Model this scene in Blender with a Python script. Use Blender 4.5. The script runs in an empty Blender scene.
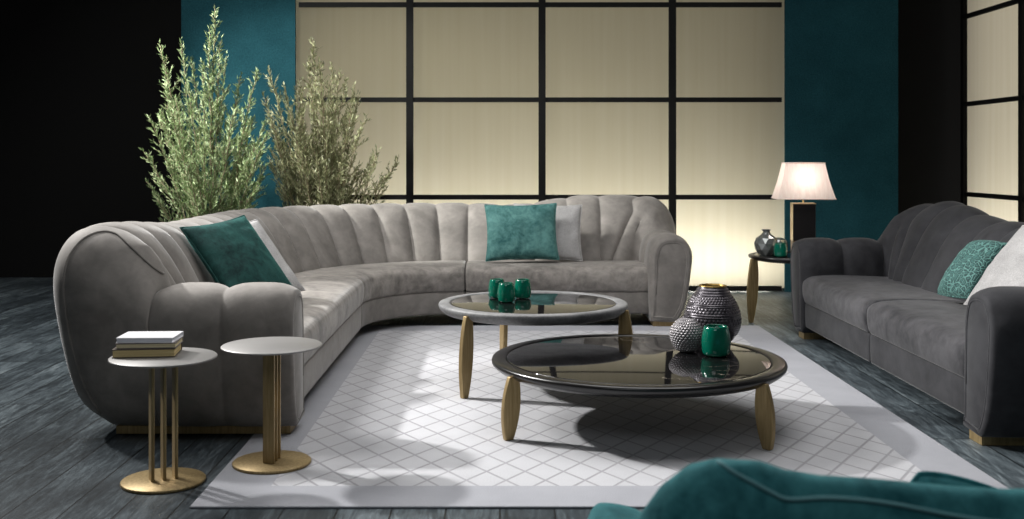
import bpy, math, random
from mathutils import Vector, Matrix, noise
from mathutils.bvhtree import BVHTree

rnd = random.Random(7)
scene = bpy.context.scene
COL = scene.collection
PI = math.pi
F = 1080.0          # focal length in pixels of the 1024 px wide frame
HCAM = 1.30


# ------------------------------------------------------------------ helpers
def obj(name, verts, faces, mat, parent=None, smooth=True, mat_idx=None, mats=None):
    me = bpy.data.meshes.new(name)
    me.from_pydata([tuple(v) for v in verts], [], faces)
    me.update()
    o = bpy.data.objects.new(name, me)
    COL.objects.link(o)
    for m in (mats or [mat]):
        me.materials.append(m)
    if mat_idx:
        me.polygons.foreach_set('material_index', mat_idx)
    if smooth:
        me.polygons.foreach_set('use_smooth', [True] * len(me.polygons))
    if parent is not None:
        o.parent = parent
    return o


def thing(name, label, cat, loc=(0, 0, 0), rotz=0.0, group=None):
    o = bpy.data.objects.new(name, None)
    COL.objects.link(o)
    o.location = loc
    o.rotation_euler = (0, 0, rotz)
    o.empty_display_size = 0.1
    o['label'] = label
    o['category'] = cat
    if group:
        o['group'] = group
    return o


def tag(o, label, cat, group=None):
    o['label'] = label
    o['category'] = cat
    if group:
        o['group'] = group
    return o


def bevel(o, w, seg=2, angle=0.6):
    m = o.modifiers.new('bevel', 'BEVEL')
    m.width = w
    m.segments = seg
    m.limit_method = 'ANGLE'
    m.angle_limit = angle
    return o


def weighted(o):
    o.modifiers.new('wn', 'WEIGHTED_NORMAL')
    return o


class MB:
    def __init__(self):
        self.v, self.f, self.mi = [], [], []
        self.cur = 0

    def add(self, verts, faces):
        b = len(self.v)
        self.v += [Vector(v) for v in verts]
        self.f += [[i + b for i in f] for f in faces]
        self.mi += [self.cur] * len(faces)

    def box(self, x0, x1, y0, y1, z0, z1):
        self.add([(x0, y0, z0), (x1, y0, z0), (x1, y1, z0), (x0, y1, z0),
                  (x0, y0, z1), (x1, y0, z1), (x1, y1, z1), (x0, y1, z1)],
                 [[0, 3, 2, 1], [4, 5, 6, 7], [0, 1, 5, 4], [1, 2, 6, 5], [2, 3, 7, 6], [3, 0, 4, 7]])

    def lathe(self, prof, n=64, c=(0, 0, 0), rfun=None, close_ends=True):
        vs, fs = [], []
        for (r, z) in prof:
            for i in range(n):
                a = 2 * PI * i / n
                rr = rfun(r, z, a) if rfun else r
                vs.append((c[0] + rr * math.cos(a), c[1] + rr * math.sin(a), c[2] + z))
        for j in range(len(prof) - 1):
            for i in range(n):
                k = (i + 1) % n
                fs.append([j * n + i, j * n + k, (j + 1) * n + k, (j + 1) * n + i])
        if close_ends:
            if prof[0][0] > 1e-5:
                fs.append([i for i in range(n)][::-1])
            if prof[-1][0] > 1e-5:
                fs.append([(len(prof) - 1) * n + i for i in range(n)])
        self.add(vs, fs)

    def tube(self, pts, rad, n=8, closed=False):
        pts = [Vector(p) for p in pts]
        m = len(pts)
        rads = rad if isinstance(rad, (list, tuple)) else [rad] * m
        vs, fs = [], []
        up = None
        for i, p in enumerate(pts):
            if closed:
                t = pts[(i + 1) % m] - pts[i - 1]
            else:
                t = pts[min(i + 1, m - 1)] - pts[max(i - 1, 0)]
            if t.length < 1e-9:
                t = Vector((0, 0, 1))
            t.normalize()
            if up is None:
                up = Vector((0, 0, 1)) if abs(t.z) < 0.9 else Vector((1, 0, 0))
            x = up - t * up.dot(t)
            if x.length < 1e-6:
                x = t.orthogonal()
            x.normalize()
            up = x
            y = t.cross(x)
            for k in range(n):
                a = 2 * PI * k / n
                vs.append(p + (x * math.cos(a) + y * math.sin(a)) * rads[i])
        last = m if closed else m - 1
        for i in range(last):
            j = (i + 1) % m
            for k in range(n):
                q = (k + 1) % n
                fs.append([i * n + k, i * n + q, j * n + q, j * n + k])
        if not closed:
            fs.append(list(range(n))[::-1])
            fs.append([(m - 1) * n + k for k in range(n)])
        self.add(vs, fs)

    def build(self, name, mat, parent=None, smooth=True, mats=None):
        return obj(name, self.v, self.f, mat, parent, smooth, self.mi if mats else None, mats)


def lerp(a, b, t):
    return a + (b - a) * t


def sstep(t):
    t = max(0.0, min(1.0, t))
    return t * t * (3 - 2 * t)


def catmull(pts, sub):
    out = []
    n = len(pts)
    for i in range(n - 1):
        p0, p1, p2, p3 = pts[max(i - 1, 0)], pts[i], pts[i + 1], pts[min(i + 2, n - 1)]
        for k in range(sub):
            t = k / sub
            out.append(tuple(0.5 * (2 * b + (c - a) * t + (2 * a - 5 * b + 4 * c - d) * t * t + (-a + 3 * b - 3 * c + d) * t ** 3)
                             for a, b, c, d in zip(p0, p1, p2, p3)))
    out.append(tuple(pts[-1]))
    return out


# ---------------------------------------------------------------- materials
def srgb(r, g, b):
    def f(c):
        c /= 255.0
        return c / 12.92 if c <= 0.04045 else ((c + 0.055) / 1.055) ** 2.4
    return (f(r), f(g), f(b), 1.0)


class NT:
    def __init__(self, name):
        self.m = bpy.data.materials.new(name)
        self.m.use_nodes = True
        self.t = self.m.node_tree
        self.t.nodes.clear()
        self.out = self.n('ShaderNodeOutputMaterial')

    def n(self, typ, **kw):
        nd = self.t.nodes.new(typ)
        for k, v in kw.items():
            setattr(nd, k, v)
        return nd

    def set(self, nd, **kw):
        for k, v in kw.items():
            s = nd.inputs[k.replace('_', ' ')]
            if hasattr(v, 'is_linked') or isinstance(v, bpy.types.NodeSocket):
                self.t.links.new(v, s)
            else:
                s.default_value = v
        return nd

    def link(self, a, b):
        self.t.links.new(a, b)

    def math(self, op, a, b=None, c=None):
        nd = self.n('ShaderNodeMath', operation=op)
        for i, v in enumerate((a, b, c)):
            if v is None:
                continue
            if isinstance(v, bpy.types.NodeSocket):
                self.link(v, nd.inputs[i])
            else:
                nd.inputs[i].default_value = v
        return nd.outputs[0]

    def mix(self, fac, a, b):
        nd = self.n('ShaderNodeMix', data_type='RGBA')
        for s, v in ((nd.inputs[0], fac), (nd.inputs[6], a), (nd.inputs[7], b)):
            if isinstance(v, bpy.types.NodeSocket):
                self.link(v, s)
            else:
                s.default_value = v
        return nd.outputs[2]

    def ramp(self, fac, stops):
        nd = self.n('ShaderNodeValToRGB')
        el = nd.color_ramp.elements
        while len(el) < len(stops):
            el.new(0.5)
        for e, (p, c) in zip(el, stops):
            e.position = p
            e.color = c
        self.link(fac, nd.inputs[0])
        return nd.outputs[0]

    def noise(self, scale, vec=None, detail=4, rough=0.5, dist=0.0):
        nd = self.n('ShaderNodeTexNoise')
        self.set(nd, Scale=scale, Detail=detail, Roughness=rough, Distortion=dist)
        if vec is not None:
            self.link(vec, nd.inputs['Vector'])
        return nd.outputs['Fac']

    def coords(self, kind='Object', scale=None, rot=None):
        o = self.n('ShaderNodeTexCoord').outputs[kind]
        if scale is None and rot is None:
            return o
        mp = self.n('ShaderNodeMapping')
        self.link(o, mp.inputs[0])
        if scale:
            mp.inputs['Scale'].default_value = scale
        if rot:
            mp.inputs['Rotation'].default_value = rot
        return mp.outputs[0]

    def bump(self, h, strength=0.2, dist=0.01):
        nd = self.n('ShaderNodeBump')
        self.set(nd, Height=h, Strength=strength, Distance=dist)
        return nd.outputs[0]

    def principled(self, **kw):
        nd = self.n('ShaderNodeBsdfPrincipled')
        self.set(nd, **kw)
        self.link(nd.outputs[0], self.out.inputs[0])
        return nd


def mat_plain(name, col, rough=0.5, metal=0.0, **kw):
    t = NT(name)
    t.principled(Base_Color=col, Roughness=rough, Metallic=metal, **kw)
    return t.m


def mat_velvet(name, dark, light, sheen=0.5, scale=3.0, sheen_tint=(1, 1, 1, 1), bumpk=0.12, fine=260):
    t = NT(name)
    c = t.coords('Object')
    a = t.noise(scale, c, 5, 0.62, 0.7)
    b = t.noise(scale * 4.5, c, 4, 0.6, 0.4)
    mixv = t.math('ADD', t.math('MULTIPLY', a, 0.65), t.math('MULTIPLY', b, 0.35))
    col = t.ramp(mixv, [(0.36, dark), (0.62, light)])
    f = t.noise(fine, c, 2, 0.5)
    t.principled(Base_Color=col, Roughness=0.75, Sheen_Weight=sheen, Sheen_Roughness=0.35, Sheen_Tint=sheen_tint,
                 Specular_IOR_Level=0.2, Normal=t.bump(t.math('ADD', t.math('MULTIPLY', f, 0.25), t.math('MULTIPLY', b, 0.6)), bumpk, 0.01))
    return t.m


M = {}
M['taupe'] = mat_velvet('taupe velvet', srgb(112, 108, 104), srgb(144, 139, 134), sheen=0.3, scale=2.6)
M['taupe_seat'] = mat_velvet('taupe velvet seat', srgb(104, 100, 96), srgb(158, 152, 146), sheen=0.3, scale=4.5)
M['taupe_pipe'] = M['taupe']
M['charcoal'] = mat_velvet('charcoal velvet', srgb(40, 40, 43), srgb(62, 62, 65), sheen=0.2, scale=3.0)
M['charcoal_seat'] = mat_velvet('charcoal velvet seat', srgb(42, 42, 45), srgb(82, 81, 84), sheen=0.25, scale=4.2)
M['charcoal_pipe'] = M['charcoal']
M['teal_velvet'] = mat_velvet('teal velvet', srgb(30, 92, 99), srgb(78, 152, 157), sheen=0.55, scale=7.0,
                              sheen_tint=srgb(150, 220, 225), fine=320, bumpk=0.25)
M['teal_pipe'] = mat_plain('teal piping', srgb(110, 165, 170), 0.7)
M['teal_pillow'] = mat_velvet('deep teal plush', srgb(8, 40, 40), srgb(34, 78, 74), sheen=0.35, scale=9.0,
                              sheen_tint=srgb(120, 200, 190), bumpk=0.3)
M['sea_pillow'] = mat_velvet('sea green plush', srgb(40, 86, 86), srgb(92, 138, 134), sheen=0.3, scale=8.0,
                             sheen_tint=srgb(160, 220, 210), bumpk=0.3)


def mat_grey_fabric():
    t = NT('silver grey woven fabric')
    c = t.coords('Object')
    a = t.noise(180, c, 2, 0.6)
    b = t.noise(8, c, 3)
    v = t.math('ADD', t.math('MULTIPLY', a, 0.6), t.math('MULTIPLY', b, 0.4))
    t.principled(Base_Color=t.ramp(v, [(0.3, srgb(128, 126, 126)), (0.7, srgb(196, 194, 193))]), Roughness=0.75,
                 Sheen_Weight=0.2, Normal=t.bump(a, 0.25, 0.005))
    return t.m


M['grey_fabric'] = mat_grey_fabric()


def mat_leopard():
    t = NT('teal spotted plush')
    c = t.coords('Object')
    v = t.n('ShaderNodeTexVoronoi', feature='DISTANCE_TO_EDGE')
    dn = t.n('ShaderNodeTexNoise')
    t.set(dn, Scale=14.0, Detail=2.0)
    t.link(c, dn.inputs['Vector'])
    mv = t.n('ShaderNodeVectorMath', operation='MULTIPLY_ADD')
    t.link(dn.outputs['Color'], mv.inputs[0])
    mv.inputs[1].default_value = (0.06, 0.06, 0.06)
    t.link(c, mv.inputs[2])
    t.link(mv.outputs[0], v.inputs['Vector'])
    t.set(v, Scale=33.0)
    d = v.outputs['Distance']
    band = t.math('ADD', d, t.math('MULTIPLY', t.noise(40, c, 2), 0.10))
    col = t.ramp(band, [(0.085, srgb(92, 138, 131)), (0.14, srgb(18, 56, 56)), (0.24, srgb(14, 46, 46)), (0.34, srgb(52, 96, 92))])
    t.principled(Base_Color=col, Roughness=0.8, Sheen_Weight=0.4, Sheen_Tint=srgb(170, 220, 210), Normal=t.bump(d, 0.3, 0.02))
    return t.m


M['leopard'] = mat_leopard()


def mat_floor():
    t = NT('dark ash plank floor')
    c = t.coords('Object')
    sep = t.n('ShaderNodeSeparateXYZ')
    t.link(c, sep.inputs[0])
    comb = t.n('ShaderNodeCombineXYZ')
    t.link(sep.outputs[1], comb.inputs[0])
    t.link(sep.outputs[0], comb.inputs[1])
    br = t.n('ShaderNodeTexBrick')
    br.offset = 0.37
    t.link(comb.outputs[0], br.inputs['Vector'])
    t.set(br, Color1=(0.25, 0.25, 0.25, 1), Color2=(0.75, 0.75, 0.75, 1), Mortar=(0, 0, 0, 1), Scale=1.0,
          Mortar_Size=0.004, Mortar_Smooth=0.3, Bias=0.0, Brick_Width=1.9, Row_Height=0.2)
    mp = t.n('ShaderNodeMapping')
    t.link(c, mp.inputs[0])
    mp.inputs['Scale'].default_value = (9.0, 1.1, 1.0)
    off = t.n('ShaderNodeVectorMath', operation='MULTIPLY_ADD')
    t.link(br.outputs['Color'], off.inputs[0])
    off.inputs[1].default_value = (13.0, 7.0, 3.0)
    t.link(mp.outputs[0], off.inputs[2])
    g1 = t.noise(2.2, off.outputs[0], 8, 0.68, 1.6)
    wv = t.n('ShaderNodeTexNoise')
    t.set(wv, Scale=14.0, Detail=5.0, Roughness=0.7, Distortion=0.8)
    t.link(off.outputs[0], wv.inputs['Vector'])
    g2 = wv.outputs['Fac']
    big = t.noise(1.1, c, 4, 0.6)
    v = t.math('ADD', t.math('MULTIPLY', g1, 0.5), t.math('ADD', t.math('MULTIPLY', g2, 0.25), t.math('MULTIPLY', big, 0.25)))
    plank = t.math('MULTIPLY', t.math('SUBTRACT', br.outputs['Color'], 0.5), 0.16)
    v = t.math('ADD', v, plank)
    col = t.ramp(v, [(0.36, srgb(28, 33, 36)), (0.48, srgb(58, 66, 71)), (0.57, srgb(94, 104, 109)), (0.68, srgb(150, 159, 163))])
    col = t.mix(br.outputs['Fac'], col, srgb(14, 16, 17))
    t.principled(Base_Color=col, Roughness=t.math('ADD', 0.30, t.math('MULTIPLY', g2, 0.3)), Specular_IOR_Level=0.4,
                 Normal=t.bump(t.math('SUBTRACT', t.math('MULTIPLY', g2, 0.4), br.outputs['Fac']), 0.25, 0.004))
    return t.m


M['floor'] = mat_floor()

RUG = (-1.15, 1.99, 4.0, 8.32)
BORD = 0.25


def mat_rug():
    t = NT('pale lattice rug')
    c = t.coords('Object')
    sep = t.n('ShaderNodeSeparateXYZ')
    t.link(c, sep.inputs[0])
    x, y = sep.outputs[0], sep.outputs[1]
    u = t.math('DIVIDE', x, 0.158)
    w = t.math('DIVIDE', y, 0.245)

    def line(e):
        f = t.math('FRACT', e)
        d = t.math('ABSOLUTE', t.math('SUBTRACT', f, 0.5))
        mr = t.n('ShaderNodeMapRange')
        t.link(d, mr.inputs[0])
        for i, q in ((1, 0.435), (2, 0.475), (3, 0.0), (4, 1.0)):
            mr.inputs[i].default_value = q
        return mr.outputs[0]
    ln = t.math('MAXIMUM', line(t.math('ADD', u, w)), line(t.math('SUBTRACT', u, w)))
    hx = (RUG[1] - RUG[0]) / 2 - BORD
    hy = (RUG[3] - RUG[2]) / 2 - BORD
    ox = t.math('GREATER_THAN', t.math('ABSOLUTE', x), hx)
    oy = t.math('GREATER_THAN', t.math('ABSOLUTE', y), hy)
    b = t.math('MAXIMUM', ox, oy)
    ln = t.math('MULTIPLY', ln, t.math('SUBTRACT', 1.0, b))
    n1 = t.noise(3.0, c, 4, 0.6)
    n2 = t.noise(120, c, 3, 0.6)
    field = t.mix(n1, srgb(184, 184, 188), srgb(206, 206, 209))
    field = t.mix(t.math('MULTIPLY', ln, t.math('ADD', 0.45, t.math('MULTIPLY', n1, 0.6))), field, srgb(146, 144, 149))
    bcol = t.mix(n1, srgb(150, 151, 158), srgb(178, 179, 185))
    col = t.mix(b, field, bcol)
    col = t.mix(t.math('MULTIPLY', n2, 0.22), col, srgb(140, 140, 145))
    t.principled(Base_Color=col, Roughness=0.95, Specular_IOR_Level=0.1, Sheen_Weight=0.15,
                 Normal=t.bump(t.math('SUBTRACT', n2, t.math('MULTIPLY', ln, 0.8)), 0.35, 0.006))
    return t.m


M['rug'] = mat_rug()


def mat_teal_wall():
    t = NT('teal plaster')
    c = t.coords('Object')
    a = t.noise(3.0, c, 5, 0.6)
    f = t.noise(70, c, 3, 0.65)
    col = t.ramp(t.math('ADD', t.math('MULTIPLY', a, 0.4), t.math('MULTIPLY', f, 0.6)),
                 [(0.35, srgb(14, 46, 53)), (0.7, srgb(29, 68, 76))])
    t.principled(Base_Color=col, Roughness=0.9, Specular_IOR_Level=0.08, Normal=t.bump(f, 0.4, 0.01))
    return t.m


M['teal_wall'] = mat_teal_wall()
M['black_wall'] = mat_plain('black wall', (0.012, 0.012, 0.012, 1), 0.95, Specular_IOR_Level=0.05)
M['black_frame'] = mat_plain('black frame', (0.004, 0.004, 0.004, 1), 0.7, Specular_IOR_Level=0.15)
M['white_wall'] = mat_plain('grey light box', (0.22, 0.22, 0.21, 1), 0.9)


def mat_screen():
    t = NT('backlit cream fabric')
    c = t.coords('Object', scale=(1.0, 1.0, 0.03))
    s = t.noise(14.0, c, 2, 0.5)
    col = t.ramp(s, [(0.3, srgb(243, 236, 214)), (0.7, srgb(249, 243, 224))])
    tr = t.n('ShaderNodeBsdfTranslucent')
    t.link(col, tr.inputs[0])
    df = t.n('ShaderNodeBsdfDiffuse')
    df.inputs[0].default_value = srgb(120, 114, 96)
    mx = t.n('ShaderNodeMixShader')
    mx.inputs[0].default_value = 0.85
    t.link(df.outputs[0], mx.inputs[1])
    t.link(tr.outputs[0], mx.inputs[2])
    t.link(mx.outputs[0], t.out.inputs[0])
    return t.m


M['screen'] = mat_screen()


def mat_brass():
    t = NT('brushed brass')
    c = t.coords('Object', scale=(1.0, 1.0, 0.08))
    s = t.noise(90, c, 3, 0.6)
    t.principled(Base_Color=t.ramp(s, [(0.3, srgb(144, 123, 84)), (0.7, srgb(178, 155, 112))]), Metallic=0.55, Roughness=0.45)
    return t.m


M['brass'] = mat_brass()
M['pewter_top'] = mat_plain('brushed pewter top', srgb(150, 148, 146), 0.45, 0.5)


def mat_marble():
    t = NT('black marble')
    c = t.coords('Object')
    n = t.noise(1.7, c, 5, 0.55, 0.9)
    d = t.math('ABSOLUTE', t.math('SUBTRACT', n, 0.53))
    vein = t.math('SUBTRACT', 1.0, t.math('MULTIPLY', d, 260.0))
    vein = t.math('MAXIMUM', vein, 0.0)
    msk = t.math('MULTIPLY', t.math('MAXIMUM', t.math('SUBTRACT', t.noise(2.3, c, 2), 0.5), 0.0), 6.0)
    v = t.math('MINIMUM', t.math('MULTIPLY', vein, msk), 1.0)
    base = t.mix(t.noise(6, c, 5, 0.6), srgb(10, 10, 11), srgb(26, 25, 26))
    t.principled(Base_Color=t.mix(v, base, srgb(170, 160, 145)), Roughness=0.04, Specular_IOR_Level=0.75)
    return t.m


M['marble'] = mat_marble()
M['black_gloss'] = mat_plain('black lacquer', srgb(16, 15, 16), 0.1, 0.0, Coat_Weight=0.6, Coat_Roughness=0.04)


def mat_grey_leather():
    t = NT('grey leather rim')
    c = t.coords('Object')
    n = t.noise(60, c, 4, 0.65)
    b = t.noise(7, c, 4, 0.6)
    v = t.math('ADD', t.math('MULTIPLY', n, 0.4), t.math('MULTIPLY', b, 0.6))
    t.principled(Base_Color=t.ramp(v, [(0.35, srgb(92, 92, 94)), (0.65, srgb(142, 142, 142))]), Roughness=0.55,
                 Normal=t.bump(n, 0.25, 0.004))
    return t.m


M['grey_rim'] = mat_grey_leather()
M['smoked_rim'] = mat_plain('dark stained rim', srgb(24, 22, 22), 0.28, 0.0, Coat_Weight=0.25, Coat_Roughness=0.1)
M['dark_foot'] = mat_plain('black glide', srgb(10, 10, 10), 0.6)


def mat_green_glass():
    t = NT('emerald glass')
    c = t.coords('Object')
    n = t.noise(7, c, 2, 0.4)
    col = t.ramp(n, [(0.3, srgb(0, 92, 74)), (0.7, srgb(12, 134, 106))])
    t.principled(Base_Color=col, Roughness=0.07, Transmission_Weight=0.25, IOR=1.45, Coat_Weight=0.6, Coat_Roughness=0.03,
                 Subsurface_Weight=0.0, Emission_Color=srgb(0, 90, 70), Emission_Strength=0.0)
    return t.m


M['emerald'] = mat_green_glass()
M['emerald_in'] = mat_plain('emerald glass inside', srgb(4, 84, 66), 0.12)


def mat_pewter_ceramic():
    t = NT('dark pewter glaze')
    c = t.coords('Object')
    n = t.noise(30, c, 4, 0.6)
    t.principled(Base_Color=t.ramp(n, [(0.35, srgb(58, 54, 60)), (0.7, srgb(104, 99, 104))]), Metallic=0.45, Roughness=0.3)
    return t.m


M['pewter'] = mat_pewter_ceramic()
M['silver_studs'] = mat_plain('silver grey glaze', srgb(138, 134, 136), 0.32, 0.45)
M['gold_in'] = mat_plain('gold vase lining', srgb(168, 140, 84), 0.3, 0.9)
t_ = NT('smoked silver glass')
t_.principled(Base_Color=srgb(150, 154, 152), Roughness=0.12, Metallic=0.55, Transmission_Weight=0.3, IOR=1.4)
M['smoke_glass'] = t_.m
M['column_black'] = mat_plain('black lamp column', srgb(24, 21, 22), 0.4)
M['pale_gold'] = mat_plain('pale gold lamp trim', srgb(196, 178, 140), 0.35, 0.7)
M['bronze'] = mat_plain('bronze lamp foot', srgb(112, 84, 56), 0.4, 0.7)


def mat_shade():
    t = NT('white silk shade')
    c = t.coords('Object', scale=(1.0, 1.0, 0.05))
    s = t.noise(60, c, 2)
    col = t.ramp(s, [(0.3, srgb(246, 232, 226)), (0.7, srgb(255, 246, 240))])
    tr = t.n('ShaderNodeBsdfTranslucent')
    t.link(col, tr.inputs[0])
    df = t.n('ShaderNodeBsdfDiffuse')
    t.link(col, df.inputs[0])
    mx = t.n('ShaderNodeMixShader')
    mx.inputs[0].default_value = 0.5
    t.link(df.outputs[0], mx.inputs[1])
    t.link(tr.outputs[0], mx.inputs[2])
    t.link(mx.outputs[0], t.out.inputs[0])
    return t.m


M['shade'] = mat_shade()
M['book_white'] = mat_plain('white book cover', srgb(236, 235, 238), 0.35)
M['book_lilac'] = mat_plain('pale lilac book cover', srgb(205, 203, 214), 0.4)
M['book_grey'] = mat_plain('grey book cover', srgb(120, 112, 108), 0.5)
M['book_brown'] = mat_plain('dark book cover', srgb(84, 72, 60), 0.5)


def mat_pages(name, a, b):
    t = NT(name)
    c = t.coords('Object', scale=(0.3, 0.3, 60.0))
    s = t.noise(9, c, 2)
    t.principled(Base_Color=t.ramp(s, [(0.35, a), (0.65, b)]), Roughness=0.85)
    return t.m


M['pages_white'] = mat_pages('white pages', srgb(216, 216, 226), srgb(238, 238, 244))
M['pages_ivory'] = mat_pages('ivory pages', srgb(206, 190, 150), srgb(234, 222, 188))
M['pages_cream'] = mat_pages('cream pages', srgb(196, 172, 118), srgb(226, 206, 154))


def mat_leaf(name, dark, mid, light):
    t = NT(name)
    g = t.n('ShaderNodeNewGeometry')
    c = t.coords('Object')
    v = t.math('ADD', t.math('MULTIPLY', g.outputs['Random Per Island'], 0.6), t.math('MULTIPLY', t.noise(3.5, c, 3), 0.4))
    col = t.ramp(v, [(0.15, dark), (0.5, mid), (0.85, light)])
    p = t.n('ShaderNodeBsdfPrincipled')
    t.set(p, Base_Color=col, Roughness=0.5)
    tr = t.n('ShaderNodeBsdfTranslucent')
    t.link(col, tr.inputs[0])
    mx = t.n('ShaderNodeMixShader')
    mx.inputs[0].default_value = 0.25
    t.link(p.outputs[0], mx.inputs[1])
    t.link(tr.outputs[0], mx.inputs[2])
    t.link(mx.outputs[0], t.out.inputs[0])
    return t.m


M['leaf_a'] = mat_leaf('silver green leaves', srgb(70, 92, 52), srgb(134, 156, 104), srgb(200, 214, 168))
M['leaf_b'] = mat_leaf('olive green leaves', srgb(82, 86, 56), srgb(136, 140, 100), srgb(196, 198, 158))
M['stem'] = mat_plain('pale bark', srgb(128, 116, 92), 0.8)


# ----------------------------------------------------------------- the sofas
ARM = [(-.13, .05), (-.135, .40), (-.125, .57), (-.075, .675), (.03, .705), (.13, .675), (.185, .58), (.185, .46), (.145, .20), (.085, .07), (.03, .042)]
BACK = [(-.30, .05), (-.31, .42), (-.24, .62), (-.14, .82), (-.04, .940), (.085, .99), (.19, .950), (.250, .80), (.240, .56), (.17, .20), (.05, .042)]
RC = 0.16      # plan radius of the corner between arm and back
RMIN = 0.05


def corner_r(n):
    r = RC + n if n < 0 else RC + .30 * n
    return max(r, RMIN)


class Path:
    """Plan outline of a shell, walked clockwise so that the outside is on the left."""
    def __init__(self, secs):
        self.s = secs

    def pos(self, i, t, n, trim=True):
        s = self.s[i]
        if 'tr' in s:
            t = lerp(s['tr'][0], s['tr'][1], t)
        if s['k'] == 'line':
            p0, p1 = Vector(s['p0']), Vector(s['p1'])
            d = (p1 - p0).normalized()
            left = Vector((-d.y, d.x))
            e = corner_r(n) - (RC + n) if trim else 0.0
            L = (p1 - p0).length
            ramp = .15 if 'tr' in s else .30
            sh = 0.0
            if s.get('c0'):
                sh += e * max(0.0, 1 - t * L / ramp)
            if s.get('c1'):
                sh -= e * max(0.0, 1 - (1 - t) * L / ramp)
            return p0 + (p1 - p0) * t + d * sh + left * n
        c = Vector(s['c'])
        R = s['R']
        a0, a1 = s['a0'], s['a1']
        r = R + n
        if s.get('corner'):
            e = corner_r(n) - r
            c = c - (Vector((math.cos(a0), math.sin(a0))) + Vector((math.cos(a1), math.sin(a1)))) * e
            r += e
        a = a0 + (a1 - a0) * t
        return c + Vector((math.cos(a), math.sin(a))) * r


def shell_mesh(path, secs, chans, wfun, zfun, sub=5, K=10, depth=0.028, cap0=False, cap1=False, nscale=1.0, crest_flat=.45):
    """Sweep the arm / back profile along the given sections; chans[i] lists the seams in section i."""
    rows, info = [], []
    for q, i in enumerate(secs):
        seams = chans[i]
        if not isinstance(seams[0], tuple):
            seams = [(a_, b_, 0.0, 1.0) for a_, b_ in zip(seams, seams[1:])]
        for j, (ta, tb, ca, cb) in enumerate(seams):
            n = K
            for k in range(n + 1):
                if k == 0 and rows:
                    continue
                c = k / n
                c = 0.5 - 0.5 * math.cos(PI * c)      # denser near the seams
                t = lerp(ta, tb, c)
                c = lerp(ca, cb, c)
                w = wfun(i, t)
                zc = zfun(i, t)
                prof = []
                for (a, b) in zip(ARM, BACK):
                    nn = lerp(a[0], b[0], w)
                    if nn > 0:
                        nn *= nscale
                    zz = lerp(a[1] / .705, b[1] / .99, w)
                    low = lerp(a[1], b[1], w)
                    zz = zz * zc
                    if low < .45:      # the foot of the shell keeps its height
                        zz = lerp(low, zz, max(0, (low - .042) / .408))
                    prof.append((nn, zz))
                prof = catmull(prof, sub)
                row = []
                for (nn, zz) in prof:
                    p = path.pos(i, t, nn)
                    row.append(Vector((p.x, p.y, zz)))
                rows.append(row)
                info.append((i, c, j, t))
    nv = len(rows[0])
    nr = len(rows)
    ic = 5 * sub                                   # index of the crest in a row
    out = []
    for r in range(nr):
        i, c, j, t = info[r]
        g = 1 - abs(2 * c - 1) ** 3.4
        if (c < 1e-6 or c > 1 - 1e-6):
            g = 0.0
        corner = path.s[i].get('corner')
        row = []
        for v in range(nv):
            p = rows[r][v]
            a = rows[min(r + 1, nr - 1)][v] - rows[max(r - 1, 0)][v]
            b = rows[r][min(v + 1, nv - 1)] - rows[r][max(v - 1, 0)]
            nm = a.cross(b)
            if nm.length > 1e-12:
                nm.normalize()
            m = 1.0
            if v > ic + sub:
                x = (v - ic - sub) / (nv - 1 - ic - sub)
                m = 1 - x ** 1.5
                if corner:
                    m *= 0.0
                elif path.s[i].get('arm'):
                    m *= .8
                else:
                    m *= .6
            elif v > ic and corner:
                m = 1 - (v - ic) / sub
            m *= max(0.0, min(1.0, v / (1.2 * sub)))
            m *= 1 - crest_flat * math.exp(-((v - ic) / (.9 * sub)) ** 2)
            row.append(p + nm * (depth * (g - 0.45) * m))
        out.append(row)
    # the sign of the normal depends on the walk direction; make it point outwards
    V, Fc = [], []
    for row in out:
        V += row
    for r in range(nr - 1):
        for v in range(nv - 1):
            a = r * nv + v
            Fc.append([a, a + nv, a + nv + 1, a + 1])
        Fc.append([r * nv + nv - 1, (r + 1) * nv + nv - 1, (r + 1) * nv, r * nv])   # underside
    caps = []
    for end, flag in ((0, cap0), (nr - 1, cap1)):
        ring = out[end]
        inner = out[1] if end == 0 else out[nr - 2]
        base = end * nv
        # direction of travel out of the shell
        d = Vector((0, 0, 0))
        i0 = info[end][0]
        s = path.s[i0]
        if s['k'] == 'line':
            dd = (Vector(s['p1']) - Vector(s['p0'])).normalized()
            d = Vector((dd.x, dd.y, 0)) * (-1 if end == 0 else 1)
        cen = sum(ring, Vector()) / nv
        inns = []
        for v in range(nv):
            inn = (ring[(v + 1) % nv] - ring[(v - 1) % nv]).cross(d)
            inns.append(inn.normalized() if inn.length > 1e-9 else Vector((0, 0, 0)))
        if sum(n_.dot(cen - p_) for n_, p_ in zip(inns, ring)) < 0:
            inns = [-n_ for n_ in inns]
        prev = list(range(base, base + nv))
        steps = [(0.004, 0.008), (0.012, 0.014), (0.026, 0.018), (0.034, 0.013), (0.042, 0.016)] if flag else []
        loop = []
        for (ins, fwd) in steps:
            nxt = []
            for v in range(nv):
                V.append(ring[v] + inns[v] * ins + d * fwd)
                nxt.append(len(V) - 1)
            for v in range(nv):
                w = (v + 1) % nv
                Fc.append([prev[v], prev[w], nxt[w], nxt[v]])
            prev = nxt
            if ins == 0.034:
                loop = [V[q].copy() for q in nxt]
        for v in range(nv // 2):
            q = nv - 1 - v
            if q - v == 1:
                break
            if q - v == 2:
                Fc.append([prev[v], prev[v + 1], prev[q]])
                break
            Fc.append([prev[v], prev[v + 1], prev[q - 1], prev[q]])
        caps.append(loop)
    return V, Fc, caps


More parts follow.
